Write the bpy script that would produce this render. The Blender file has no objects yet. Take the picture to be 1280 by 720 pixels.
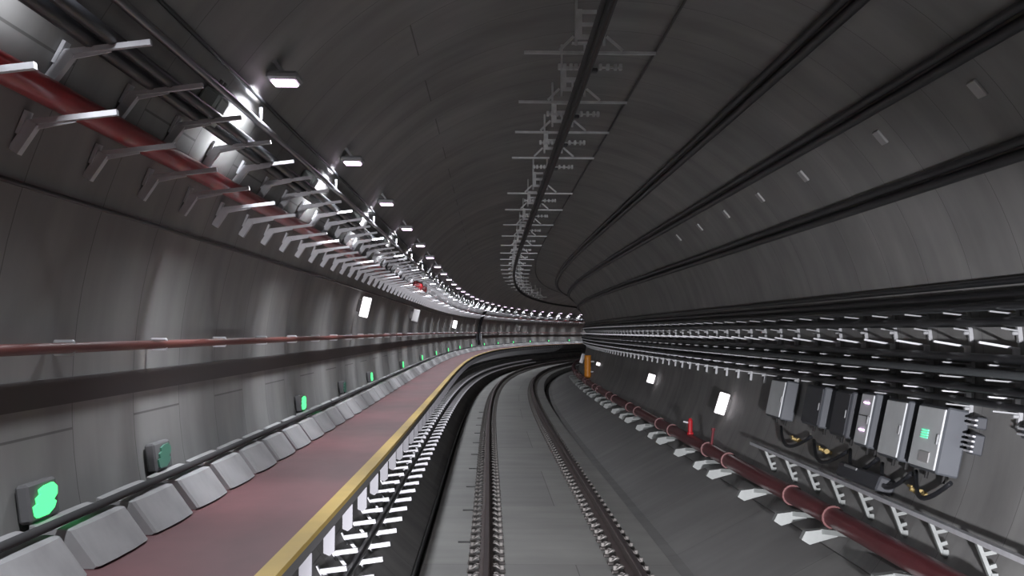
import bpy, math, random
from mathutils import Matrix, Vector
random.seed(7)
PI = math.pi
C = bpy.context.scene.collection

# ------------------------------------------------------------------ track alignment
# track frame: x lateral from the track centre line (right positive), z above the rail heads, s along the line
CX, CZ, R = 0.311, 1.9865, 3.0934            # tunnel bore centre and inner radius
K0, K1, K2 = -1.0123e-3, 3.768e-5, 1.1647e-7   # curvature of the entry spiral
DS = 0.25; S_MIN, S_MAX = -14.0, 186.0
_n = int((S_MAX - S_MIN + 8) / DS) + 1
def _curv(s): return K0 + (K1 * s + K2 * s * s if s > 0 else 0)
_TH = [0.0] * _n; _PX = [0.0] * _n; _PY = [0.0] * _n
for _i in range(1, _n):
    _s = S_MIN - 4 + (_i - .5) * DS
    _TH[_i] = _TH[_i-1] + _curv(_s) * DS
_i0 = int(round((4 - S_MIN) / DS)); _t0 = _TH[_i0]
_TH = [t - _t0 for t in _TH]
for _i in range(1, _n):
    t = (_TH[_i] + _TH[_i-1]) / 2
    _PX[_i] = _PX[_i-1] + math.sin(t) * DS; _PY[_i] = _PY[_i-1] + math.cos(t) * DS
_x0, _y0 = _PX[_i0], _PY[_i0]
def fr(s):
    f = (s - S_MIN + 4) / DS; i = max(0, min(_n - 2, int(f))); f -= i
    L = lambda a: a[i] + (a[i+1] - a[i]) * f
    return L(_PX) - _x0, L(_PY) - _y0, L(_TH)
def W(s, x, z):
    px, py, t = fr(s)
    return (px + x * math.cos(t), py - x * math.sin(t), z)
def srange(a, b, step=1.0):
    n = max(1, int(math.ceil((b - a) / step)))
    return [a + (b - a) * i / n for i in range(n + 1)]
def cp(a, off=0.0):            # point of the bore section at angle a (degrees), off metres inside it
    a = math.radians(a); return CX + (R - off) * math.cos(a), CZ + (R - off) * math.sin(a)
def ang(x, z): return math.degrees(math.atan2(z - CZ, x - CX)) % 360

# ------------------------------------------------------------------ materials
def mat(name, col, rough=.6, metal=0., noise=.0, nscale=8., emit=None, estr=0., uv=False, streak=None, spec=.5):
    m = bpy.data.materials.new(name); m.use_nodes = True
    nt = m.node_tree; b = nt.nodes['Principled BSDF']
    b.inputs['Base Color'].default_value = (*col, 1); b.inputs['Roughness'].default_value = rough
    b.inputs['Metallic'].default_value = metal; b.inputs['Specular IOR Level'].default_value = spec
    if emit:
        b.inputs['Emission Color'].default_value = (*emit, 1); b.inputs['Emission Strength'].default_value = estr
    if noise > 0:
        tc = nt.nodes.new('ShaderNodeTexCoord'); mp = nt.nodes.new('ShaderNodeMapping')
        n = nt.nodes.new('ShaderNodeTexNoise'); n.inputs['Scale'].default_value = nscale; n.inputs['Detail'].default_value = 6
        nt.links.new(tc.outputs['UV' if uv else 'Object'], mp.inputs[0])
        if streak: mp.inputs['Scale'].default_value = streak
        nt.links.new(mp.outputs[0], n.inputs['Vector'])
        r = nt.nodes.new('ShaderNodeMapRange'); r.inputs['From Min'].default_value = .3; r.inputs['From Max'].default_value = .7
        r.inputs['To Min'].default_value = 1 - noise; r.inputs['To Max'].default_value = 1 + noise
        nt.links.new(n.outputs['Fac'], r.inputs['Value'])
        mx = nt.nodes.new('ShaderNodeVectorMath'); mx.operation = 'SCALE'; mx.inputs[0].default_value = col
        nt.links.new(r.outputs[0], mx.inputs['Scale']); nt.links.new(mx.outputs[0], b.inputs['Base Color'])
        bp = nt.nodes.new('ShaderNodeBump'); bp.inputs['Strength'].default_value = .15; bp.inputs['Distance'].default_value = .01
        nt.links.new(n.outputs['Fac'], bp.inputs['Height']); nt.links.new(bp.outputs[0], b.inputs['Normal'])
    return m
def concrete(name, col, ring=1.2, noise=.16, rough=.62):
    """segmental concrete: UV.x = metres along the tunnel, UV.y = metres round the section"""
    m = bpy.data.materials.new(name); m.use_nodes = True; nt = m.node_tree; N = nt.nodes; Lk = nt.links
    b = N['Principled BSDF']; b.inputs['Roughness'].default_value = rough
    uv = N.new('ShaderNodeTexCoord')
    sw = N.new('ShaderNodeSeparateXYZ'); cb = N.new('ShaderNodeCombineXYZ'); Lk.new(uv.outputs['UV'], sw.inputs[0])
    Lk.new(sw.outputs['Y'], cb.inputs['X']); Lk.new(sw.outputs['X'], cb.inputs['Y'])
    br = N.new('ShaderNodeTexBrick'); br.inputs['Scale'].default_value = 1; br.inputs['Brick Width'].default_value = 3.3
    br.inputs['Row Height'].default_value = ring; br.inputs['Mortar Size'].default_value = .007; br.inputs['Mortar Smooth'].default_value = .3
    br.inputs['Color1'].default_value = (1, 1, 1, 1); br.inputs['Color2'].default_value = (.87, .87, .88, 1); br.inputs['Mortar'].default_value = (.45, .45, .45, 1)
    Lk.new(cb.outputs[0], br.inputs['Vector'])
    def nz(sc, mapping, lo, hi):
        mp = N.new('ShaderNodeMapping'); mp.inputs['Scale'].default_value = mapping; Lk.new(uv.outputs['UV'], mp.inputs[0])
        n = N.new('ShaderNodeTexNoise'); n.inputs['Scale'].default_value = sc; n.inputs['Detail'].default_value = 5; Lk.new(mp.outputs[0], n.inputs['Vector'])
        r = N.new('ShaderNodeMapRange'); r.inputs['From Min'].default_value = .3; r.inputs['From Max'].default_value = .7
        r.inputs['To Min'].default_value = lo; r.inputs['To Max'].default_value = hi; Lk.new(n.outputs['Fac'], r.inputs['Value']); return r, n
    r1, n1 = nz(1.0, (1, 1, 1), 1 - noise, 1 + noise); r2, n2 = nz(1.0, (2.2, .25, 1), 1 - noise, 1 + noise * .6)
    mu = N.new('ShaderNodeMath'); mu.operation = 'MULTIPLY'; Lk.new(r1.outputs[0], mu.inputs[0]); Lk.new(r2.outputs[0], mu.inputs[1])
    s1 = N.new('ShaderNodeVectorMath'); s1.operation = 'SCALE'; Lk.new(br.outputs['Color'], s1.inputs[0]); Lk.new(mu.outputs[0], s1.inputs['Scale'])
    s2 = N.new('ShaderNodeVectorMath'); s2.operation = 'MULTIPLY'; s2.inputs[1].default_value = col; Lk.new(s1.outputs[0], s2.inputs[0])
    Lk.new(s2.outputs[0], b.inputs['Base Color'])
    bp = N.new('ShaderNodeBump'); bp.inputs['Strength'].default_value = .2; bp.inputs['Distance'].default_value = .02
    Lk.new(n1.outputs['Fac'], bp.inputs['Height']); Lk.new(bp.outputs[0], b.inputs['Normal'])
    return m
M = dict(
    lining=concrete('lining_concrete', (.325, .325, .315)),
    bed=concrete('track_slab_concrete', (.30, .30, .285), ring=5.2, noise=.1),
    bench=concrete('bench_concrete', (.27, .27, .262), ring=3.6, noise=.1),
    kerb=mat('kerb_concrete', (.36, .36, .365), .8, noise=.12, nscale=5),
    deck=mat('red_walkway_paint', (.16, .062, .068), .55, noise=.16, nscale=1.0, uv=True, streak=(1.5, 3, 1)),
    yellow=mat('yellow_edge_paint', (.62, .43, .10), .5, noise=.06, nscale=3, uv=True),
    slabgrey=mat('walkway_concrete', (.16, .16, .165), .8),
    rail=mat('rail_steel', (.085, .062, .058), .5, .3, noise=.2, nscale=3, uv=True),
    railhead=mat('rail_running_band', (.20, .17, .17), .33, .8),
    fast=mat('fastener_steel', (.10, .09, .085), .6, .2),
    clip=mat('clip_steel', (.20, .19, .18), .45, .2),
    galv=mat('galvanised_steel', (.72, .73, .76), .45, .15, noise=.08, nscale=12),
    saddle=mat('pale_saddle_paint', (.30, .32, .31), .6, noise=.1, nscale=8),
    plate=mat('painted_end_plate', (.17, .17, .185), .6, noise=.08, nscale=6),
    supp=mat('weathered_support_steel', (.72, .74, .74), .6, .2, noise=.15, nscale=9),
    dullsteel=mat('dull_steel', (.38, .39, .40), .5, .3),
    cable=mat('black_cable_jacket', (.018, .019, .022), .38),
    greycable=mat('grey_cable_jacket', (.09, .10, .105), .5),
    darktrunk=mat('dark_trunking', (.15, .145, .145), .8),
    mattpipe=mat('matt_dark_conduit', (.07, .07, .072), .9, spec=.1),
    conduit=mat('grey_conduit', (.075, .075, .078), .45, .2),
    pole=mat('steel_conduit', (.30, .30, .32), .28, .8),
    redpipe=mat('red_pipe_paint', (.42, .018, .025), .28, noise=.12, nscale=4),
    rustpipe=mat('brown_red_pipe_paint', (.16, .05, .042), .45),
    maroon=mat('maroon_pipe_paint', (.15, .03, .036), .35, noise=.15, nscale=3),
    coupling=mat('orange_red_coupling', (.13, .032, .032), .5),
    boxpale=mat('pale_lamplit_box', (.60, .66, .64), .5, noise=.08, nscale=6),  # pale tone stands in for lamplight on the wall
    boxwhite=mat('white_cabinet_paint', (.82, .86, .87), .55, noise=.05, nscale=4),
    boxgrey=mat('grey_cabinet_paint', (.11, .12, .135), .5),
    boxdark=mat('dark_cabinet_paint', (.07, .075, .085), .5),
    black=mat('black_rubber', (.015, .015, .015), .7),
    orange=mat('orange_paint', (.80, .30, .03), .45),
    brass=mat('dull_brass', (.40, .30, .12), .45, .5),
    copper=mat('contact_wire_copper', (.05, .035, .03), .5, .5),
    alu=mat('conductor_aluminium', (.055, .057, .06), .5, .3),
    lens=mat('lamp_diffuser', (.9, .9, .95), .4, emit=(1, .72, 1.0), estr=5.),
    green=mat('green_sign_light', (.05, .8, .2), .4, emit=(.10, 1.0, .28), estr=1.5),
    greenoff=mat('unlit_green_sign_face', (.10, .28, .20), .4),
    signglow=mat('glowing_white_face', (.9, .88, .9), .5, emit=(1, .93, .97), estr=1.6),  # glow replaces headlight reflection on marker signs; the drum's box is a lamp
    signoff=mat('white_sign_face', (.55, .55, .55), .5),
    ledm=mat('magenta_indicator', (.9, .6, .9), .4, emit=(1, .62, 1), estr=3.),
    ledg=mat('green_indicator', (.2, .9, .6), .4, emit=(.15, .95, .55), estr=.9),
)

# ------------------------------------------------------------------ mesh helpers
class MB:
    def __init__(s): s.v = []; s.f = []; s.uv = {}
    def add(s, vs, fs):
        o = len(s.v); s.v += [tuple(v) for v in vs]; s.f += [tuple(i + o for i in f) for f in fs]
    def box(s, c, d, rot=None, bev=0.0):
        x, y, z = [k / 2 for k in d]
        if bev > 0:
            bev = min(bev, x * .9, y * .9, z * .9); pts = []; vs = []
            for sx in (-1, 1):
                for sy in (-1, 1):
                    for sz in (-1, 1):
                        vs += [(sx*(x-bev), sy*(y-bev), sz*z), (sx*(x-bev), sy*y, sz*(z-bev)), (sx*x, sy*(y-bev), sz*(z-bev))]
            idx = lambda sx, sy, sz, k: (((sx > 0) * 2 + (sy > 0)) * 2 + (sz > 0)) * 3 + k
            fs = []
            for sz in (-1, 1): fs.append((idx(-1,-1,sz,0), idx(1,-1,sz,0), idx(1,1,sz,0), idx(-1,1,sz,0))[::(1 if sz > 0 else -1)])
            for sy in (-1, 1): fs.append((idx(-1,sy,-1,1), idx(1,sy,-1,1), idx(1,sy,1,1), idx(-1,sy,1,1))[::(-1 if sy > 0 else 1)])
            for sx in (-1, 1): fs.append((idx(sx,-1,-1,2), idx(sx,1,-1,2), idx(sx,1,1,2), idx(sx,-1,1,2))[::(1 if sx > 0 else -1)])
            for sx in (-1, 1):
                for sy in (-1, 1):
                    fs.append((idx(sx,sy,-1,1), idx(sx,sy,-1,2), idx(sx,sy,1,2), idx(sx,sy,1,1)))
                for sz in (-1, 1):
                    fs.append((idx(sx,-1,sz,0), idx(sx,-1,sz,2), idx(sx,1,sz,2), idx(sx,1,sz,0)))
            for sy in (-1, 1):
                for sz in (-1, 1): fs.append((idx(-1,sy,sz,0), idx(-1,sy,sz,1), idx(1,sy,sz,1), idx(1,sy,sz,0)))
            for sx in (-1, 1):
                for sy in (-1, 1):
                    for sz in (-1, 1): fs.append((idx(sx,sy,sz,0), idx(sx,sy,sz,1), idx(sx,sy,sz,2)))
        else:
            vs = [(-x,-y,-z),(x,-y,-z),(x,y,-z),(-x,y,-z),(-x,-y,z),(x,-y,z),(x,y,z),(-x,y,z)]
            fs = [(0,3,2,1),(4,5,6,7),(0,1,5,4),(1,2,6,5),(2,3,7,6),(3,0,4,7)]
        out = []
        for v in vs:
            v = Vector(v)
            if rot is not None: v = rot @ v
            out.append((v.x + c[0], v.y + c[1], v.z + c[2]))
        s.add(out, fs)
    def beam(s, p, q, w, h, up=(0, 1, 0), bev=0.):
        """rectangular bar from p to q; w along `up`, h across"""
        p = Vector(p); q = Vector(q); d = q - p; L = d.length; d.normalize(); u = Vector(up); u = (u - d * u.dot(d)).normalized(); t = d.cross(u)
        m = Matrix((d, u, t)).transposed(); c = (p + q) / 2
        s.box(c, (L, w, h), m, bev)
    def tube(s, pts, r, n=8, cap=True):
        P = [Vector(p) for p in pts]; rs = r if isinstance(r, (list, tuple)) else [r] * len(P); vs = []; fs = []; prev = None
        for i, p in enumerate(P):
            d = (P[min(i+1, len(P)-1)] - P[max(i-1, 0)]).normalized()
            ref = prev if prev is not None else (Vector((0, 0, 1)) if abs(d.z) < .9 else Vector((1, 0, 0)))
            a = (ref - d * ref.dot(d)).normalized(); b = d.cross(a); prev = a
            for k in range(n):
                t = 2 * PI * k / n; vs.append(p + (a * math.cos(t) + b * math.sin(t)) * rs[i])
        for i in range(len(P) - 1):
            for k in range(n): fs.append((i*n+k, i*n+(k+1) % n, (i+1)*n+(k+1) % n, (i+1)*n+k))
        if cap: fs.append(tuple(range(n))[::-1]); fs.append(tuple((len(P)-1)*n + k for k in range(n)))
        s.add(vs, fs)
    def cyl(s, p, q, r, n=14): s.tube([p, q], r, n)
    def prism(s, poly, y0, y1):
        """poly of (x,z) extruded along local y"""
        n = len(poly); vs = [(x, y0, z) for x, z in poly] + [(x, y1, z) for x, z in poly]
        fs = [tuple(range(n)), tuple(range(n, 2*n))[::-1]] + [(i, i+n, (i+1) % n + n, (i+1) % n) for i in range(n)]
        s.add(vs, fs)
    def sweep(s, prof, ss, closed=True, caps=True):
        n = len(prof); vs = []; fs = []
        for a in ss: vs += [W(a, x, z) for x, z in prof]
        base = len(s.v); fb = len(s.f)
        m = n if closed else n - 1
        acc = [0.]
        for i in range(n): x0, z0 = prof[i]; x1, z1 = prof[(i+1) % n]; acc.append(acc[-1] + math.hypot(x1-x0, z1-z0))
        uvs = []
        for i in range(len(ss) - 1):
            for k in range(m):
                fs.append((i*n+k, i*n+(k+1) % n, (i+1)*n+(k+1) % n, (i+1)*n+k))
                uvs.append(((ss[i], acc[k]), (ss[i], acc[k+1]), (ss[i+1], acc[k+1]), (ss[i+1], acc[k])))
        for i, u in enumerate(uvs): s.uv[fb + i] = u
        if closed and caps: fs.append(tuple(range(n))[::-1]); fs.append(tuple((len(ss)-1)*n + k for k in range(n)))
        s.add(vs, fs)
    def mesh(s, name, m, smooth=False):
        me = bpy.data.meshes.new(name); me.from_pydata(s.v, [], s.f); me.materials.append(m)
        if s.uv:
            ul = me.uv_layers.new(name='UVMap'); 
            for p in me.polygons:
                u = s.uv.get(p.index)
                if u:
                    for j, li in enumerate(p.loop_indices): ul.data[li].uv = u[j]
        import bmesh
        if not getattr(s, 'open', False):
            bm = bmesh.new(); bm.from_mesh(me); bmesh.ops.recalc_face_normals(bm, faces=bm.faces); bm.to_mesh(me); bm.free()
        if smooth:
            for p in me.polygons: p.use_smooth = len(p.vertices) <= 4
        me.update(); return me
    def build(s, name, m, parent=None, smooth=False):
        o = bpy.data.objects.new(name, s.mesh(name, m, smooth)); C.objects.link(o)
        if parent: o.parent = parent
        return o
def tag(o, label, cat, group=None):
    o['label'] = label; o['category'] = cat
    if group: o['group'] = group
    return o
def root(name, label, cat, group=None):
    o = bpy.data.objects.new(name, None); o.empty_display_size = .1; C.objects.link(o); return tag(o, label, cat, group)
def place(o, s, x, z, roll=0.):
    px, py, t = fr(s); o.location = W(s, x, z); o.rotation_euler = (0, math.radians(roll), -t); return o
def place_wall(o, s, a, off=0.):       # right half: local +X points into the lining; left half: local +X points into the bore
    x, z = cp(a, off); return place(o, s, x, z, (180 - a) if 90 < a < 270 else -(a if a < 180 else a - 360))
def copy_tree(o, parent=None):
    c = o.copy(); C.objects.link(c); c.parent = parent
    for ch in list(o.children): copy_tree(ch, c)
    return c
def copy_top(o):                        # far copies: the whole thing is too small to show its parts
    return copy_tree(o)
WORD = ['first', 'second', 'third', 'fourth', 'fifth', 'sixth', 'seventh', 'eighth', 'ninth', 'tenth', 'eleventh', 'twelfth',
        'thirteenth', 'fourteenth', 'fifteenth', 'sixteenth', 'seventeenth', 'eighteenth', 'nineteenth', 'twentieth']
def series(proto, places, putter, lab, far, group, named=12):
    """places: list of s; lab: text with %s for the ordinal; far: the label shared by the rest"""
    out = []
    for i, s in enumerate(places):
        o = proto if i == 0 else copy_tree(proto)
        o['label'] = (lab % WORD[i]) if i < named else far; o['group'] = group
        putter(o, s); out.append(o)
    return out
def circ(x, z, r, n=10): return [(x + r * math.cos(2*PI*k/n), z + r * math.sin(2*PI*k/n)) for k in range(n)]
def structure(o): o['kind'] = 'structure'; return o
def sweep_obj(name, prof, m, label=None, cat=None, group=None, s0=-12, s1=178, parent=None, step=1.0, smooth=True):
    b = MB(); b.sweep(prof, srange(s0, s1, step)); o = b.build(name, m, parent, smooth)
    if label: tag(o, label, cat, group)
    return o
def line_s(prof): return prof

# ------------------------------------------------------------------ the bore
def lining(name, a0, a1):
    n = max(2, int(abs(a1 - a0) / 3)); pr = [cp(a0 + (a1 - a0) * i / n) for i in range(n + 1)]
    ss = srange(S_MIN, S_MAX, 1.0)
    b = MB(); b.open = True; b.sweep(pr, ss, closed=False)
    # v runs with the arc measured from the crown so that joints meet
    arc0 = math.radians(a0) * R; sg = 1 if a1 > a0 else -1
    for k in b.uv: b.uv[k] = tuple((u, arc0 + sg * v) for u, v in b.uv[k])
    o = b.build(name, M['lining'], None, True); return structure(o)
lining('wall_right', -42, 58); lining('ceiling', 58, 128); lining('wall_left', 128, 222); lining('floor_invert', 222, 318)
# track slab and the sloping concrete bench to the right of it
b = MB(); b.sweep([(-1.44, -.21), (1.26, -.21), (1.27, -.62), (-1.45, -.62)], srange(-12, 180)); bed = structure(b.build('floor', M['bed']))
b = MB()
b.sweep([(1.36, -.50), (1.62, -.47), (2.72, .12), (2.78, .10), (2.2, -.50), (1.6, -.85)], srange(-12, 180)); structure(b.build('floor_bench', M['bench']))
for i in range(10):
    p = MB(); p.box((0, 0, 0), (.15, .07, .012)); o = p.build('anchor_plate', M['black'], bed); place(o, 17.2 + i * 3.05, -1.02, -.205)

# ------------------------------------------------------------------ running rails
def rail(xc, label):
    prof = [(-.075, -.176), (.075, -.176), (.075, -.165), (.012, -.142), (.009, -.05), (.034, -.038), (.036, -.008), (.026, 0), (-.026, 0), (-.036, -.008), (-.034, -.038), (-.009, -.05), (-.012, -.142), (-.075, -.165)]
    o = sweep_obj('running_rail', [(x + xc, z - .001) for x, z in prof], M['rail'], label, 'rail', smooth=False)
    sweep_obj('running_band', [(xc - .022, -.0005), (xc + .022, -.0005), (xc + .022, .002), (xc - .022, .002)], M['railhead'], parent=o, smooth=False)
    return o
rail(-.7535, 'left steel running rail with brown flanks and a worn shiny head')
rail(.7535, 'right steel running rail on the side of the cable racks')
def fastener():
    t = root('rail_fastener', '', 'rail fastener')
    q = MB(); q.box((0, 0, -.192), (.40, .15, .028), bev=.006); q.build('baseplate', M['fast'], t)
    for sx in (-1, 1):
        c = MB(); c.tube([(sx*.15, -.04, -.165), (sx*.105, -.045, -.135), (sx*.075, -.02, -.145), (sx*.10, 0, -.128), (sx*.075, .02, -.145), (sx*.105, .045, -.135), (sx*.15, .04, -.165)], .010, 6)
        c.build('clip', M['clip'], t, True)
        d = MB(); d.cyl((sx*.165, 0, -.18), (sx*.165, 0, -.135), .022, 8); d.build('bolt', M['clip'], t)
    return t
FP = .545; f0 = fastener()
for side, xr in (('left', -.7535), ('right', .7535)):
    lst = [12.9 + FP * i for i in range(150)]
    other = [12.9 + FP * i for i in range(150, 290)]
    t = f0 if side == 'left' else copy_tree(f0)
    series(t, lst, lambda o, s, xr=xr: place(o, s, xr, 0), '%s rail fastener from the camera under the ' + side + ' rail',
           'rail fastener with a spring clip on each side, farther along the %s rail' % side, 'spring clip fasteners under the %s rail' % side, 12)
    q = MB()
    for s in other:
        for sx in (-1, 1):
            x, y, z = W(s, xr + sx * .14, -.165); q.box((x, y, z), (.1, .1, .05))
    o = q.build('distant_rail_fasteners', M['fast']); tag(o, 'distant rail fasteners under the %s rail where the track bends away' % side, 'rail fasteners'); o['kind'] = 'stuff'

# ------------------------------------------------------------------ walkway on the left
wk = root('emergency_walkway', 'raised evacuation walkway with red painted deck and yellow edge along the left wall', 'walkway')
sweep_obj('deck', [(-2.68, 1.262), (-1.685, 1.262), (-1.685, 1.16), (-2.68, 1.16)], M['deck'], parent=wk, smooth=False)
o = sweep_obj('edge_stripe', [(-1.685, 1.264), (-1.595, 1.264), (-1.595, 1.235), (-1.685, 1.235)], M['yellow'], parent=wk, smooth=False); o['label'] = 'yellow painted edge strip'
sweep_obj('fascia', [(-1.685, 1.235), (-1.605, 1.235), (-1.605, 1.17), (-1.685, 1.17)], M['slabgrey'], parent=wk, smooth=False)
# pale kerb blocks between deck and wall
kb = MB(); 
n = 5
for side in (0,):
    ys = [-.44, -.42, -.2, .1, .36, .41, .44]; bulge = [0, .012, .022, .028, .022, .012, 0]
    vs = []; fs = []
    prof0 = [(.28, .002), (.29, 0.012), (.175, .165), (.0, .185), (-.0, .002)]
    m = len(prof0)
    for y, g in zip(ys, bulge):
        for k, (x, z) in enumerate(prof0): vs.append((x + (g * 1.2 if k in (1, 2) else 0), y, z + (g * .2 if k in (2, 3) else 0)))
    for i in range(len(ys) - 1):
        for k in range(m): fs.append((i*m+k, i*m+(k+1) % m, (i+1)*m+(k+1) % m, (i+1)*m+k))
    fs += [tuple(range(m))[::-1], tuple((len(ys)-1)*m + k for k in range(m))]
    kb.add(vs, fs)
kbo = kb.build('kerb_block', M['kerb']); tag(kbo, '', 'kerb block')
series(kbo, [1.5 + 1.04 * i for i in range(138)], lambda o, s: place(o, s, -2.68, 1.262), '%s pale sloping kerb block from the camera along the red deck',
       'pale sloping kerb block farther along the red deck', 'kerb blocks between deck and left wall', 14)
sweep_obj('wall_conduit', circ(-2.53, 1.474, .021, 8), M['mattpipe'], 'thin dark conduit along the top of the pale kerb blocks on the left wall', 'conduit')
# end plates of the brackets that carry the walkway
A = root('walkway_bracket', '', 'walkway bracket')
q = MB(); q.prism([(-.015, -.04), (.05, -.04), (.05, -.19), (.02, -.215), (-.015, -.20)], -.02, .02); o = q.build('end_plate', M['plate'], A)
q = MB(); q.beam((-.05, 0, -.09), (-.85, 0, -.09), .04, .07); q.beam((-.1, 0, -.2), (-.85, 0, -.62), .03, .04); q.build('cantilever', M['dullsteel'], A)
series(A, [5.33 + 1.035 * i for i in range(112)], lambda o, s: place(o, s, -1.655, 1.205), '%s white bracket end from the camera under the yellow edge',
       'white bracket end under the yellow edge, farther along the walkway', 'brackets carrying the walkway', 14)
# two rows of short cable brackets below the walkway
B = root('braced_bracket', '', 'cable bracket')
q = MB(); q.beam((0, 0, 0), (.23, 0, .03), .05, .045); q.build('arm', M['galv'], B)
q = MB(); q.beam((.02, 0, .0), (.12, .0, -.12), .035, .03); q.beam((.11, 0, -.13), (.22, 0, -.09), .035, .035); q.build('brace', M['galv'], B)
q = MB(); q.beam((-.03, 0, .05), (.03, 0, -.07), .07, .014); q.build('base_plate', M['galv'], B)
series(B, [8.5 + 1.035 * i for i in range(96)], lambda o, s: place(o, s, -2.19, .20), '%s braced cable bracket from the camera below the walkway',
       'braced cable bracket below the walkway, farther along the row', 'upper row of cable brackets below the walkway', 14)
D2 = root('flat_cable_arm', '', 'cable bracket')
q = MB(); q.beam((-.02, 0, -.005), (.22, 0, .03), .06, .048); q.build('arm', M['galv'], D2)
q = MB(); q.beam((-.03, 0, .05), (.03, 0, -.06), .07, .014); q.build('base_plate', M['galv'], D2)
series(D2, [9.25 + 1.035 * i for i in range(96)], lambda o, s: place(o, s, -2.00, 0.0), '%s short flat cable arm from the camera, lowest row beside the track',
       'short flat cable arm in the lowest row beside the track, farther along', 'lowest row of cable arms beside the track', 14)
for x, z, r, lb in ((-1.99, .10, .042, 'thick black cable between the two rows of brackets below the walkway'),
                    (-2.30, .50, .05, 'black cable on the wall below the walkway deck, lower of two'), (-2.44, .72, .05, 'black cable on the wall below the walkway deck, upper of two'),
                    (-1.56, -.43, .035, 'black cable lying in the ditch left of the track slab')):
    sweep_obj('power_cable', circ(x, z, r), M['cable'], lb, 'cable')

# ------------------------------------------------------------------ left wall
t0 = cp(182, .02); 
sweep_obj('cable_trunking', [(-2.781, 2.062), (-2.765, 2.062), (-2.765, 1.932), (-2.781, 1.932)], M['darktrunk'], 'dark flat cable trunking running along the left wall below the red pipe', 'trunking', smooth=False)
hp = sweep_obj('hydrant_pipe', circ(-2.67, 2.209, .026), M['rustpipe'], 'thin brown-red pipe along the left wall at driver height', 'pipe')
for i in range(60):
    q = MB(); q.box((0, 0, 0), (.10, .035, .075), bev=.008); o = q.build('pipe_clamp', M['galv'], hp) if i == 0 else cl.copy()
    if i == 0: cl = o
    else: C.objects.link(o)
    place(o, 3.0 + 1.9 * i, -2.705, 2.209)
sweep_obj('wall_cable', circ(*cp(162.9, .03), .012, 6), M['cable'], 'thin black cable high on the left wall below the bracket rows', 'cable')
# green running-direction lights
def green(lit=True):
    t = root('exit_light', '', 'exit light')
    q = MB(); q.box((.03, 0, 0), (.06, .40, .17), bev=.012); q.build('housing', M['slabgrey'], t)
    poly = [(y * 1.3, z * .8) for y, z in [(-.13, -.07), (-.11, -.085), (.0, -.085), (.07, -.06), (.10, -.03), (.075, -.015), (.12, .01), (.13, .05), (.09, .08), (.0, .075), (-.06, .06), (-.055, .035), (-.10, .02), (-.095, -.01), (-.135, -.02)]]
    q = MB(); n = len(poly); q.add([(.061, y, z) for y, z in poly] + [(.072, y, z) for y, z in poly], [tuple(range(n)), tuple(range(n, 2*n))[::-1]] + [(i, i+n, (i+1) % n+n, (i+1) % n) for i in range(n)])
    q.build('arrow_lens', M['green'] if lit else M['greenoff'], t)
    q = MB(); q.cyl((.02, -.05, -.10), (.02, -.05, -.17), .012, 8); q.build('cable_entry', M['conduit'], t)
    return t
gs = [6.46 + 8.68 * i for i in range(16)]
g = green(True)
for i, s in enumerate(gs):
    o = g if i == 0 else copy_tree(g); place_wall(o, s, 188.5, .01); o['group'] = 'green lights along the walkway'
    o['label'] = '%s glowing green arrow light from the camera on the left wall' % WORD[i] if i else 'nearest and largest glowing green arrow light, on the left wall'
g2 = green(False)
for i, s in enumerate((8.75, 19.4)):
    o = g2 if i == 0 else copy_tree(g2); place_wall(o, s, 188.5, .01); o['group'] = 'unlit green lights along the walkway'
    o['label'] = '%s unlit dull green arrow light from the camera, between two glowing ones' % WORD[i]
# small marker plates standing out from the walls, emission replacing headlight reflection
def plate(lit, w, h, label, s, a, side, roll=0):
    t = root('marker_sign', label, 'sign'); sg = 1 if side == 'left' else -1
    q = MB(); q.box((sg * (.06 + w/2), 0, 0), (w, .05, h), bev=.01); q.build('face', M['signglow'] if lit else M['signoff'], t)
    q = MB(); q.box((sg * .03, .0, 0), (.07, .03, h * .6)); q.build('bracket', M['darktrunk'], t)
    place_wall(t, s, a); return t
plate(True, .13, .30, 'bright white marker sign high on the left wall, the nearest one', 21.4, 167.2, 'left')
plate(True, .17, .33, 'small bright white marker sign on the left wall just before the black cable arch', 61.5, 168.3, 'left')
plate(False, .16, .30, 'dull unlit marker sign on the left wall between the two bright ones', 35.5, 166.5, 'left')
plate(False, .20, .34, 'dull unlit marker sign far along the left wall past the cable arch', 104, 169.5, 'left')
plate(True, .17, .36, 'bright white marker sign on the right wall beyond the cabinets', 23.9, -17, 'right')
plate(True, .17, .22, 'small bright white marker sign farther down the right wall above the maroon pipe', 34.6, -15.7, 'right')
# control box with cables arching down the wall
t = root('wall_box', 'grey control box at the foot of a black cable arch on the far left wall', 'box')
q = MB(); q.box((.14, 0, 0), (.26, .5, .42), bev=.02); q.build('body', M['boxgrey'], t)
q = MB(); q.box((.285, -.02, 0), (.02, .36, .36), bev=.005); q.build('door', M['boxwhite'], t)
place_wall(t, 80.5, 180)
q = MB()
for dy in (-.22, -.08, .06, .2):
    q.tube([W(80.5 + dy, *cp(a, .13)) for a in range(150, 192, 3)], .07, 8)
tag(q.build('cable_arch', M['cable']), 'bundle of black cables dropping down the far left wall to the control box', 'cables')

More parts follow.
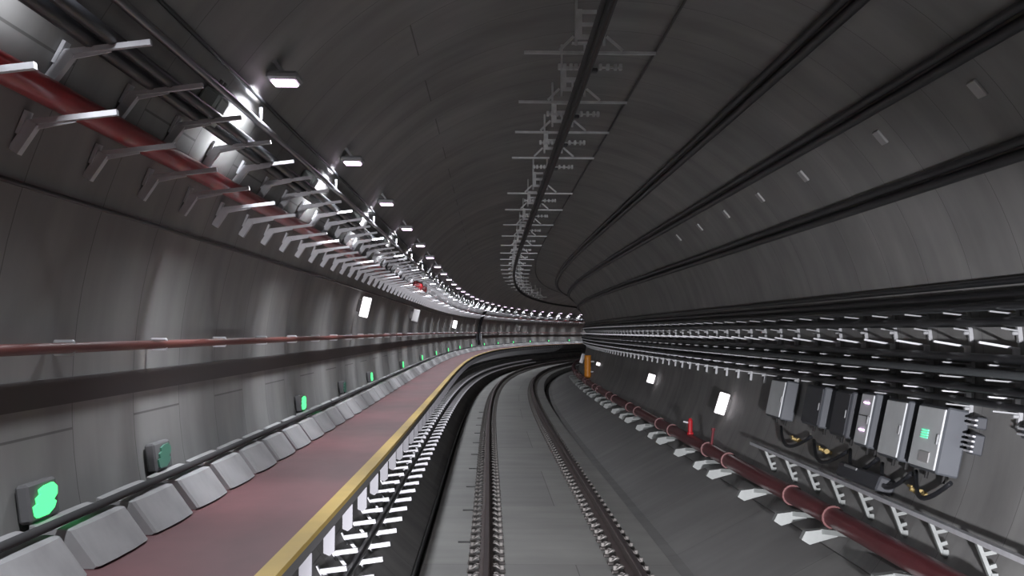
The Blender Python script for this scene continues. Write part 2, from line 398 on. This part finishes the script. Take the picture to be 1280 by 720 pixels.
# ------------------------------------------------------------------ bracket rows under the crown on the left
def ceil_bracket(L, a):
    t = root('cable_bracket', '', 'cable bracket')
    q = MB(); q.beam((.0, 0, .0), (L, 0, .045), .035, .022); q.beam((.0, 0, -.02), (L * .55, 0, .02), .012, .03); q.build('arm', M['galv'], t)
    q = MB(); d = Vector((-math.sin(math.radians(a)), 0, math.cos(math.radians(a)))); d = d if d.z > 0 else -d
    q.beam(d * -.05, d * .05, .07, .016, up=(0, 1, 0)); q.build('base_plate', M['galv'], t)
    q = MB(); q.beam(Vector((-.0, 0, -.115)) - Vector((d.x, 0, 0)) * .1, Vector((.04, 0, .0)), .055, .045); q.build('gusset', M['galv'], t)
    return t
d = ceil_bracket(.37, 158.5)
xD, zD = cp(158.5, .012)
series(d, [3.7 + 1.015 * i for i in range(142)], lambda o, s: place(o, s, xD, zD), '%s cable bracket from the camera under the upper red pipe',
       'cable bracket under the upper red pipe, farther along the left side', 'lower row of ceiling cable brackets on the left', 14)
e = ceil_bracket(.36, 153)
xE, zE = cp(152.6, .012)
series(e, [3.735 + 1.015 * i for i in range(142)], lambda o, s: place(o, s, xE, zE), '%s cable bracket from the camera in the upper row below the lamps',
       'cable bracket in the upper row below the lamps, farther along', 'upper row of ceiling cable brackets on the left', 14)
rp = sweep_obj('fire_main', circ(-2.435, 3.225, .055, 12), M['redpipe'], 'glossy red fire main resting on the lower bracket row, upper left', 'pipe')
for x, z, r, lb in ((-2.31, 3.46, .036, 'thick black cable resting on the upper bracket row, nearer the wall'), (-2.22, 3.465, .030, 'black cable resting on the upper bracket row, nearer the track')):
    sweep_obj('power_cable', circ(x, z, r), M['cable'], lb, 'cable')
sweep_obj('lamp_conduit', circ(-2.175, 3.60, .022), M['pole'], 'shiny steel conduit running beside the row of lamps', 'conduit')
sweep_obj('ceiling_cable', circ(*cp(144.5, .03), .012, 6), M['cable'], 'thin dark cable on the lining between steel conduit and lamps', 'cable')
# lamps
def lamp():
    t = root('tunnel_lamp', '', 'ceiling lamp')
    q = MB(); q.box((0, 0, .04), (.20, .26, .05), bev=.015); q.build('housing', M['dullsteel'], t)
    q = MB(); q.box((0, 0, .008), (.15, .19, .02), bev=.008); q.build('diffuser', M['lens'], t)
    q = MB(); q.tube([(-.165, .1, -.13), (-.165, .1, -.24)], .012, 6)
    q.build('feed_conduit', M['conduit'], t, True)
    q = MB(); q.beam((0, -.1, .06), (-.10, -.1, .20), .03, .02); q.beam((0, .1, .06), (-.10, .1, .20), .03, .02); q.box((-.05, 0, .13), (.03, .22, .02)); q.build('mount', M['dullsteel'], t)
    return t
LS = 8.99; LP = 4.32
lp = lamp(); LAMP_W = 50.0
ld = bpy.data.lights.new('lamp_light', 'AREA'); ld.shape = 'RECTANGLE'; ld.size = .16; ld.size_y = .22; ld.energy = LAMP_W; ld.color = (.92, .94, 1.0); ld.spread = math.radians(146)
lo = bpy.data.objects.new('lamp_light', ld); C.objects.link(lo); lo.parent = lp; lo.location = (0, 0, -.012); lo.rotation_euler = (0, math.radians(9), 0)
places = [LS + LP * i for i in range(34)]; behind = [LS - LP * (i + 1) for i in range(4)]
series(lp, places, lambda o, s: place(o, s, -2.01, 3.835), '%s glowing ceiling lamp counting from the camera', 'glowing ceiling lamp far round the bend, beyond the twentieth', 'ceiling lamps in a row', 20)
for s in behind:
    o = copy_tree(lp); place(o, s, -2.01, 3.835); o['label'] = 'ceiling lamp of the same row, behind the camera'; o['group'] = 'ceiling lamps in a row'
# pale boxes by the lamps, added in place of lamplit wall patches
t = root('pale_box', '', 'pale box')
q = MB(); q.box((.06, 0, 0), (.11, .24, .20), bev=.015); q.build('body', M['boxpale'], t)
q = MB(); q.box((.12, 0, 0), (.012, .20, .16), bev=.004); q.build('cover', M['boxpale'], t)
q = MB(); q.cyl((.06, .05, .1), (.06, .05, .17), .014, 8); q.cyl((.06, -.05, .1), (.06, -.05, .17), .014, 8); q.build('gland', M['dullsteel'], t)
series(t, [3.9 + 4.15 * i for i in range(28)], lambda o, s: place_wall(o, s, 149.2, .0), '%s pale box for lamplit wall from the camera among the left bracket rows', 'pale box for lamplit wall among the left bracket rows, far along', 'pale boxes for lamplit wall beside the lamps', 8)
for i, s in enumerate((31.6, 33.6)):
    t = root('alarm_box', ('nearer' if i == 0 else 'farther') + ' of two small red boxes among the left bracket rows', 'box')
    q = MB(); q.box((.16, 0, 0), (.2, .3, .2), bev=.02); q.build('body', M['redpipe'], t)
    q = MB(); q.box((.27, 0, 0), (.02, .2, .12), bev=.005); q.build('cover', M['redpipe'], t); place_wall(t, s, 154.2, .0)

# ------------------------------------------------------------------ overhead conductor rail and its supports
cr = root('conductor_rail', 'dark overhead conductor rail hanging over the track centre', 'conductor rail')
sweep_obj('rail_profile', [(-.045, 4.345), (.045, 4.345), (.045, 4.335), (.012, 4.33), (.016, 4.26), (.026, 4.25), (.02, 4.235), (-.02, 4.235), (-.026, 4.25), (-.016, 4.26), (-.012, 4.33), (-.045, 4.335)], M['alu'], parent=cr, smooth=False)
sweep_obj('contact_wire', circ(0, 4.23, .009, 8), M['copper'], parent=cr)
sweep_obj('earth_wire', circ(*cp(80, .035), .014, 6), M['cable'], 'thin black wire along the crown right of the conductor rail', 'cable')
def support():
    t = root('conductor_support', '', 'support')
    q = MB()
    q.box((0, 0, .575), (.30, .14, .016)); 
    for x in (-.11, .11): q.cyl((x, 0, .06), (x, 0, .575), .012, 8)
    q.build('hanger', M['supp'], t)
    q = MB(); q.beam((-.09, -.03, .12), (-.09, -.03, .34), .02, .05); q.beam((-.07, -.03, .32), (.05, -.03, .32), .02, .03); q.beam((-.07, -.03, .22), (.05, -.03, .22), .02, .03); q.beam((-.11, -.03, .12), (.06, -.03, .12), .03, .035); q.build('stub', M['supp'], t)
    q = MB(); q.beam((-.13, 0, .13), (-.24, 0, .02), .02, .022); q.beam((.13, 0, .13), (.26, 0, .02), .02, .022); q.build('strut', M['supp'], t)
    q = MB(); q.box((.0, 0, 0), (1.04, .04, .022)); q.build('crossbar', M['supp'], t)
    q = MB(); 
    q.box((0, 0, -.115), (.50, .035, .012))
    for x in (-.24, -.20, -.15, -.11, -.07, .08, .14, .2, .24): q.box((x, -.02, -.115), (.028, .05, .05), bev=.006)
    q.cyl((0, 0, -.11), (0, 0, 0), .03, 10)
    q.build('insulator_clamp', M['supp'], t)
    q = MB(); q.box((0, 0, -.14), (.12, .08, .03), bev=.006); q.build('rail_grip', M['conduit'], t)
    return t
sp = support()
series(sp, [11.3, 13.75, 15.85, 18.2, 22.9, 26.0, 29.7, 33.2, 36.8, 40.5, 44, 48, 51.5, 55, 59, 63, 67.5, 72, 77, 82, 87, 92], lambda o, s: place(o, s, .05, 4.50), '%s conductor rail support from the camera, hanging from the crown',
       'conductor rail support hanging from the crown near the bend', 'supports of the conductor rail', 14)
# three thick cables on the upper right
for a, r, lb in ((60.5, .042, 'upper of the three thick black cables on the upper right lining'), (46.3, .042, 'middle one of the three thick black cables on the upper right lining'), (31.4, .042, 'lowest of the three thick black cables on the upper right lining')):
    t = root('feeder_cable', lb, 'cable')
    sweep_obj('cable_line', circ(*cp(a - .75, .055), r), M['cable'], parent=t); sweep_obj('cable_line', circ(*cp(a + .95, .045), r * .8), M['cable'], parent=t)
# pale marker plates on the lining between the middle and the lowest of them
q = MB(); q.box((-.012, 0, 0), (.024, .17, .14), bev=.006); t = q.build('lining_plate', M['signoff']); tag(t, '', 'plate')
series(t, [9.9, 12.4, 15.5, 18.0, 20.6, 23.2, 25.8], lambda o, s: place_wall(o, s, 40.8, .0), '%s small pale plate from the camera on the upper right lining', 'pale plate', 'pale plates on the upper right lining', 12)

# ------------------------------------------------------------------ right wall: cable racks
LV = [(2.46, .20), (2.33, .13), (2.19, .31), (2.045, .24), (1.93, .27), (1.80, .24), (1.69, .2)]
def rack():
    t = root('cable_rack', '', 'cable rack')
    q = MB(); pts = [cp(a, .022) for a in (-8.0, -4, 0, 4, 8, 10.5)]
    for p, r in zip(pts, pts[1:]): q.beam((p[0], 0, p[1]), (r[0], 0, r[1]), .045, .035)
    q.build('upright', M['dullsteel'], t)
    for i, (z, L) in enumerate(LV):
        x = CX + math.sqrt((R - .04) ** 2 - (z - CZ) ** 2)
        q = MB(); hgt = .018 if i == 2 else .012
        q.beam((x, 0, z), (x - L, 0, z + (.05 if i == 2 else .02)), .035, hgt)
        q.box((x - .02, -.005, z - .02), (.05, .05, .062 if i in (2, 5) else .03), bev=.006)
        q.build('arm', M['galv'] if i in (2, 5) else M['dullsteel'], t)
    return t
rk = rack()
series(rk, [6.5 + 1.145 * i for i in range(85)], lambda o, s: place(o, s, 0, 0), '%s steel cable rack from the camera on the right wall', 'steel cable rack on the right wall, farther along', 'cable racks on the right wall', 16)
RC = []
for lvl, offs in ((0, (.07, .15)), (1, (.06, .11)), (3, (.06, .13, .20)), (4, (.07, .16, .23)), (5, (.06, .13, .20)), (6, (.05, .11, .17))):
    z, L = LV[lvl]; xw = CX + math.sqrt((R - .04) ** 2 - (z - CZ) ** 2)
    for j, o_ in enumerate(offs):
        r = random.choice((.026, .03, .034)); RC.append((xw - o_, z + .02 + o_ / L * .02 + r, r, lvl, j, len(offs)))
names = {0: 'top shelf', 1: 'second shelf', 3: 'third shelf', 4: 'fourth shelf', 5: 'fifth shelf', 6: 'bottom shelf'}
for x, z, r, lvl, j, n in RC:
    pos = 'nearest the wall' if j == 0 else ('nearest the track' if j == n - 1 else 'in the middle')
    sweep_obj('power_cable', circ(x, z, r, 8), M['cable'] if (lvl + j) % 3 else M['greycable'], 'black cable on the %s of the right cable racks, %s' % (names[lvl], pos) if (lvl + j) % 3 else 'grey cable on the %s of the right cable racks, %s' % (names[lvl], pos), 'cable', 'cables on the right cable racks')
sweep_obj('feeder_cable', circ(*cp(11.7, .05), .045), M['cable'], 'thick black cable above the right cable racks, lower of two', 'cable')
sweep_obj('feeder_cable', circ(*cp(13.8, .04), .028), M['cable'], 'black cable above the right cable racks, upper of two', 'cable')

# cabinets on the right wall
def cabinet(s0, s1, zt, zb, dep, mb, md, label, extra=None):
    zc = (zt + zb) / 2; h = zt - zb; a = math.degrees(math.asin((zc - CZ) / (R))); w = s1 - s0
    t = root('equipment_cabinet', label, 'cabinet')
    q = MB(); q.box((-dep/2 - .03, 0, 0), (dep, w, h), bev=.015); q.build('body', mb, t)
    q = MB(); q.box((-dep - .038, 0, 0), (.016, w - .05, h - .05), bev=.005); dr = q.build('door', md, t)
    q = MB(); q.box((-dep - .052, -w/2 + .07, 0), (.014, .02, .09), bev=.004); q.build('handle', M['dullsteel'], dr)
    q = MB(); 
    for yy in (-w * .3, w * .3): q.cyl((-dep * .5, yy, -h/2), (-dep * .5, yy, -h/2 - .07), .018, 8)
    q.build('cable_gland', M['black'], t)
    if extra: extra(t, dep, w, h)
    place_wall(t, (s0 + s1) / 2, a); return t
def leds_m(t, dep, w, h):
    for k in (.30, -.20):
        q = MB(); q.box((-dep - .05, -.02, h * k), (.012, .20, .016)); q.build('indicator_light', M['ledm'], t)
    q = MB(); q.box((-dep - .049, 0, h * .06), (.006, w * .9, .008)); q.build('seam', M['black'], t)
def leds_g(t, dep, w, h):
    for k in range(4):
        q = MB(); q.box((-dep - .05, .05, .06 - .022 * k), (.012, .20, .008)); q.build('indicator_light', M['ledg'], t)
    q = MB(); q.box((-dep - .045, -.05, -.17), (.02, .3, .10), bev=.01); q.build('label_plate', M['signoff'], t)
cabinet(18.95, 19.9, 1.64, 1.12, .18, M['boxgrey'], M['boxwhite'], 'farthest right wall cabinet with a bright white door and grey end')
cabinet(16.7, 17.6, 1.64, 1.16, .2, M['boxgrey'], M['boxdark'], 'dark grey wall cabinet next to the farthest white one')
cabinet(15.5, 16.2, 1.64, 1.13, .18, M['boxdark'], M['boxdark'], 'nearly black wall cabinet left of the one with pink lights')
cabinet(14.5, 15.0, 1.66, 1.10, .2, M['boxgrey'], M['boxwhite'], 'narrow white wall cabinet with two glowing pink indicator bars', leds_m)
cabinet(13.35, 14.05, 1.64, 1.07, .2, M['boxgrey'], M['boxwhite'], 'plain white wall cabinet between the pink and green lit ones')
cabinet(12.2, 13.0, 1.64, 1.06, .2, M['boxgrey'], M['boxwhite'], 'nearest white wall cabinet with green indicator bars', leds_g)
for i, (s, z, n, lb) in enumerate(((11.9, 1.56, 2, 'upper small terminal block beside the nearest white cabinet'), (11.9, 1.38, 4, 'lower small terminal block beside the nearest white cabinet'), (10.75, 1.56, 2, 'small terminal block on the bare wall under the cable racks'))):
    a = math.degrees(math.asin((z - CZ) / R)); t = root('terminal_block', lb, 'terminal block')
    q = MB(); q.box((-.05, 0, 0), (.09, .16, .035 * n + .03), bev=.01); q.build('body', M['boxdark'], t)
    for k in range(n):
        q = MB(); q.box((-.105, 0, (k - (n-1)/2) * .042), (.03, .2, .018), bev=.005); q.build('terminal_strip', M['galv'], t)
    place_wall(t, s, a)
for i, (sa, sb) in enumerate(((19.2, 17.4), (17.2, 15.6), (15.5, 14.4), (14.2, 13.2), (13.1, 12.1))):
    q = MB(); pts = []
    for k in range(13):
        u = k / 12; dip = math.sin(PI * u); s = sa + (sb - sa) * u; z = 1.02 - .20 * dip - .03 * (i % 2); a = math.degrees(math.asin((z - CZ) / R)); pts.append(W(s, *cp(a, .10 + .03 * dip)))
    q.tube(pts, .022, 7); tag(q.build('looped_cable', M['cable'], None, True), ['farthest', 'second farthest', 'middle', 'second nearest', 'nearest'][i] + ' black cable loop hanging below the right wall cabinets', 'cable', 'cable loops below the cabinets')
for i, (s, z) in enumerate(((18.1, .93), (16.6, .92), (12.9, .86))):
    t = root('shutoff_valve', ['farthest', 'middle', 'nearest'][i] + ' small brass valve on the wall below the cabinets', 'valve')
    q = MB(); q.cyl((-.08, -.08, 0), (-.08, .08, 0), .03, 10); q.cyl((-.16, 0, 0), (-.0, 0, 0), .022, 10); q.build('body', M['brass'], t, False)
    q = MB(); q.box((-.17, 0, .02), (.02, .12, .025), bev=.005); q.build('handle', M['brass'], t)
    place_wall(t, s, math.degrees(math.asin((z - CZ) / R)))
t = root('cable_duct', 'dark flat equipment case low on the wall beneath the cabinets', 'equipment case')
q = MB(); q.box((-.10, 0, 0), (.18, 1.6, .16), bev=.02); q.build('body', M['boxdark'], t)
q = MB(); q.box((-.195, .3, .05), (.014, .5, .03), bev=.005); q.build('nameplate', M['dullsteel'], t); place_wall(t, 14.6, math.degrees(math.asin((.80 - CZ) / R)))

# low steel rail with leaning struts
lr = root('low_cable_rail', 'straight grey steel rail on leaning F-shaped struts above the maroon pipe', 'cable rail')
ss = srange(8.6, 19.9, .5); q = MB(); q.sweep([(2.865, .80), (2.915, .80), (2.915, .76), (2.865, .76)], ss); q.build('rail', M['galv'], lr)
for s in [18.9, 17.6, 16.4, 15.25, 14.1, 12.95, 11.8, 10.65, 9.5]:
    q = MB(); q.beam((2.89, 0, .76), (2.985, -.02, .50), .055, .03); q.beam((2.92, -.01, .68), (3.02, -.01, .70), .04, .03); q.beam((2.955, -.01, .58), (3.02, -.01, .60), .04, .03); q.box((3.0, -.02, .515), (.05, .07, .06))
    o = q.build('strut', M['saddle'], lr); place(o, s, 0, 0)

# maroon pipe with pale supports
mp = root('drain_main', 'thick maroon pipe running low along the right wall', 'pipe')
sweep_obj('pipe_run', circ(2.70, .47, .10, 14), M['maroon'], parent=mp)
sup = sorted([14.4 + 6.3 * k + d for k in range(-2, 9) for d in (0, 1.4, 3.7) if 5 < 14.4 + 6.3 * k + d < 66])
cpl = [s for s in sup[::3]] 
for s in sup[1::3] + [s + .55 for s in sup[2::3]]:
    q = MB(); q.cyl((0, -.05, 0), (0, .05, 0), .118, 14); q.box((0, 0, .1), (.05, .07, .03)); o = q.build('coupling', M['coupling'], mp); place(o, s, 2.70, .47)
t = root('pipe_support', '', 'pipe support')
q = MB(); q.prism([(-.26, -.05), (-.22, .03), (.02, .06), (.10, .05), (.10, -.02), (-.05, -.06), (-.18, -.10)], -.06, .06); q.build('saddle', M['saddle'], t)
q = MB(); q.beam((-.05, -.03, .03), (.12, -.42, .055), .05, .04, up=(0, 0, 1)); q.build('foot', M['saddle'], t)
series(t, sup, lambda o, s: place(o, s, 2.64, .30), '%s pale pipe support from the camera under the maroon pipe', 'pale pipe support under the maroon pipe, near the bend', 'supports under the maroon pipe', 16)
t = root('hydrant_valve', 'small bright red hydrant standing on the maroon pipe', 'hydrant')
q = MB(); q.tube([(0, 0, 0), (0, 0, .06), (0, 0, .07), (0, 0, .26), (0, 0, .30)], [.055, .055, .04, .04, .02], 12); q.build('barrel', M['redpipe'], t)
q = MB(); q.cyl((-.02, 0, .22), (-.12, 0, .24), .014, 8); q.build('outlet_cap', M['galv'], t); place(t, 24.6, 2.70, .54)
t = root('riser_stub', 'thin dull red riser on the maroon pipe right of the hydrant', 'pipe')
q = MB(); q.cyl((0, 0, 0), (.03, 0, .24), .02, 8); q.cyl((.03, 0, .24), (.03, 0, .28), .03, 8); tag(t, t['label'], 'pipe'); q.build('riser', M['maroon'], t); place(t, 22.4, 2.72, .54)
# orange column and white lamps at the bend
t = root('orange_drum', 'orange ribbed cylindrical case on the right wall where the tunnel bends', 'equipment case')
q = MB(); prs = []; rr = []
for k in range(13): prs.append((-.3, 0, -.45 + k * .075)); rr.append(.125 if k % 2 else .14)
q.tube(prs, rr, 14); q.build('drum', M['orange'], t, True)
for z_ in (.2, -.2):
    q = MB(); q.box((-.14, 0, z_), (.2, .08, .05)); q.build('mount', M['dullsteel'], t)
q = MB(); q.beam((-.32, -.05, -.45), (-.16, -.05, -.62), .05, .04); q.build('leg', M['orange'], t)
x_, z_ = cp(-20, 0); place(t, 57, x_, z_)
for k, (s, a, off, w, h, lb, m_) in enumerate(((61, -17.5, .42, .16, .42, 'narrow white plate left of the orange drum at the bend', 'galv'), (54.0, -17.2, .10, .14, .12, 'small white lit box right of the orange drum at the bend', 'signglow'))):
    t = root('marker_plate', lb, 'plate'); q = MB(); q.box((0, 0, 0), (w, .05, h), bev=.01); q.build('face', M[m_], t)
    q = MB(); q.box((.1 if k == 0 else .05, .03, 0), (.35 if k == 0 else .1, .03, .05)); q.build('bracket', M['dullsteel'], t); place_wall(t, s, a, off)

# ------------------------------------------------------------------ train headlights (the camera rides in the cab)
for x in (-.75, .75):
    for en, size, pitch, yaw in ((2600 if x < 0 else 7500, 40, 87, 3 if x < 0 else -12), (12000, 17, 88.7, 1.0 if x < 0 else -.5)):     # low beam and long beam of each lamp
        l = bpy.data.lights.new('train_headlight', 'SPOT'); l.energy = en; l.spot_size = math.radians(size); l.spot_blend = 1.0; l.shadow_soft_size = .09; l.color = (.97, .95, 1)
        o = bpy.data.objects.new('train_headlight', l); C.objects.link(o); o.location = W(1.0, x, 1.0); o.rotation_euler = (math.radians(pitch), 0, math.radians(yaw))

# ------------------------------------------------------------------ world, camera, view
w = bpy.data.worlds.new('World'); bpy.context.scene.world = w; w.use_nodes = True
w.node_tree.nodes['Background'].inputs[0].default_value = (.5, .55, .6, 1); w.node_tree.nodes['Background'].inputs[1].default_value = .0
cam = bpy.data.cameras.new('Camera'); co = bpy.data.objects.new('Camera', cam); C.objects.link(co)
cam.sensor_width = 36; cam.lens = 36 * 1800 / 1280; cam.clip_start = .05; cam.clip_end = 500
yaw, pit, rol = 0.003002, 0.030138, 0.006636
fw = Vector((math.sin(yaw) * math.cos(pit), math.cos(yaw) * math.cos(pit), math.sin(pit)))
r0 = Vector((math.cos(yaw), -math.sin(yaw), 0)); u0 = r0.cross(fw)
r = r0 * math.cos(rol) + u0 * math.sin(rol); u = r0 * -math.sin(rol) + u0 * math.cos(rol)
mw = Matrix((r, u, -fw)).transposed().to_4x4(); mw.translation = Vector((-.6424, 0, 2.2996)); co.matrix_world = mw
sc = bpy.context.scene; sc.camera = co
sc.view_settings.view_transform = 'Standard'; sc.view_settings.look = 'None'; sc.view_settings.gamma = 1; sc.view_settings.use_curve_mapping = False
sc.view_settings.exposure = 0.0
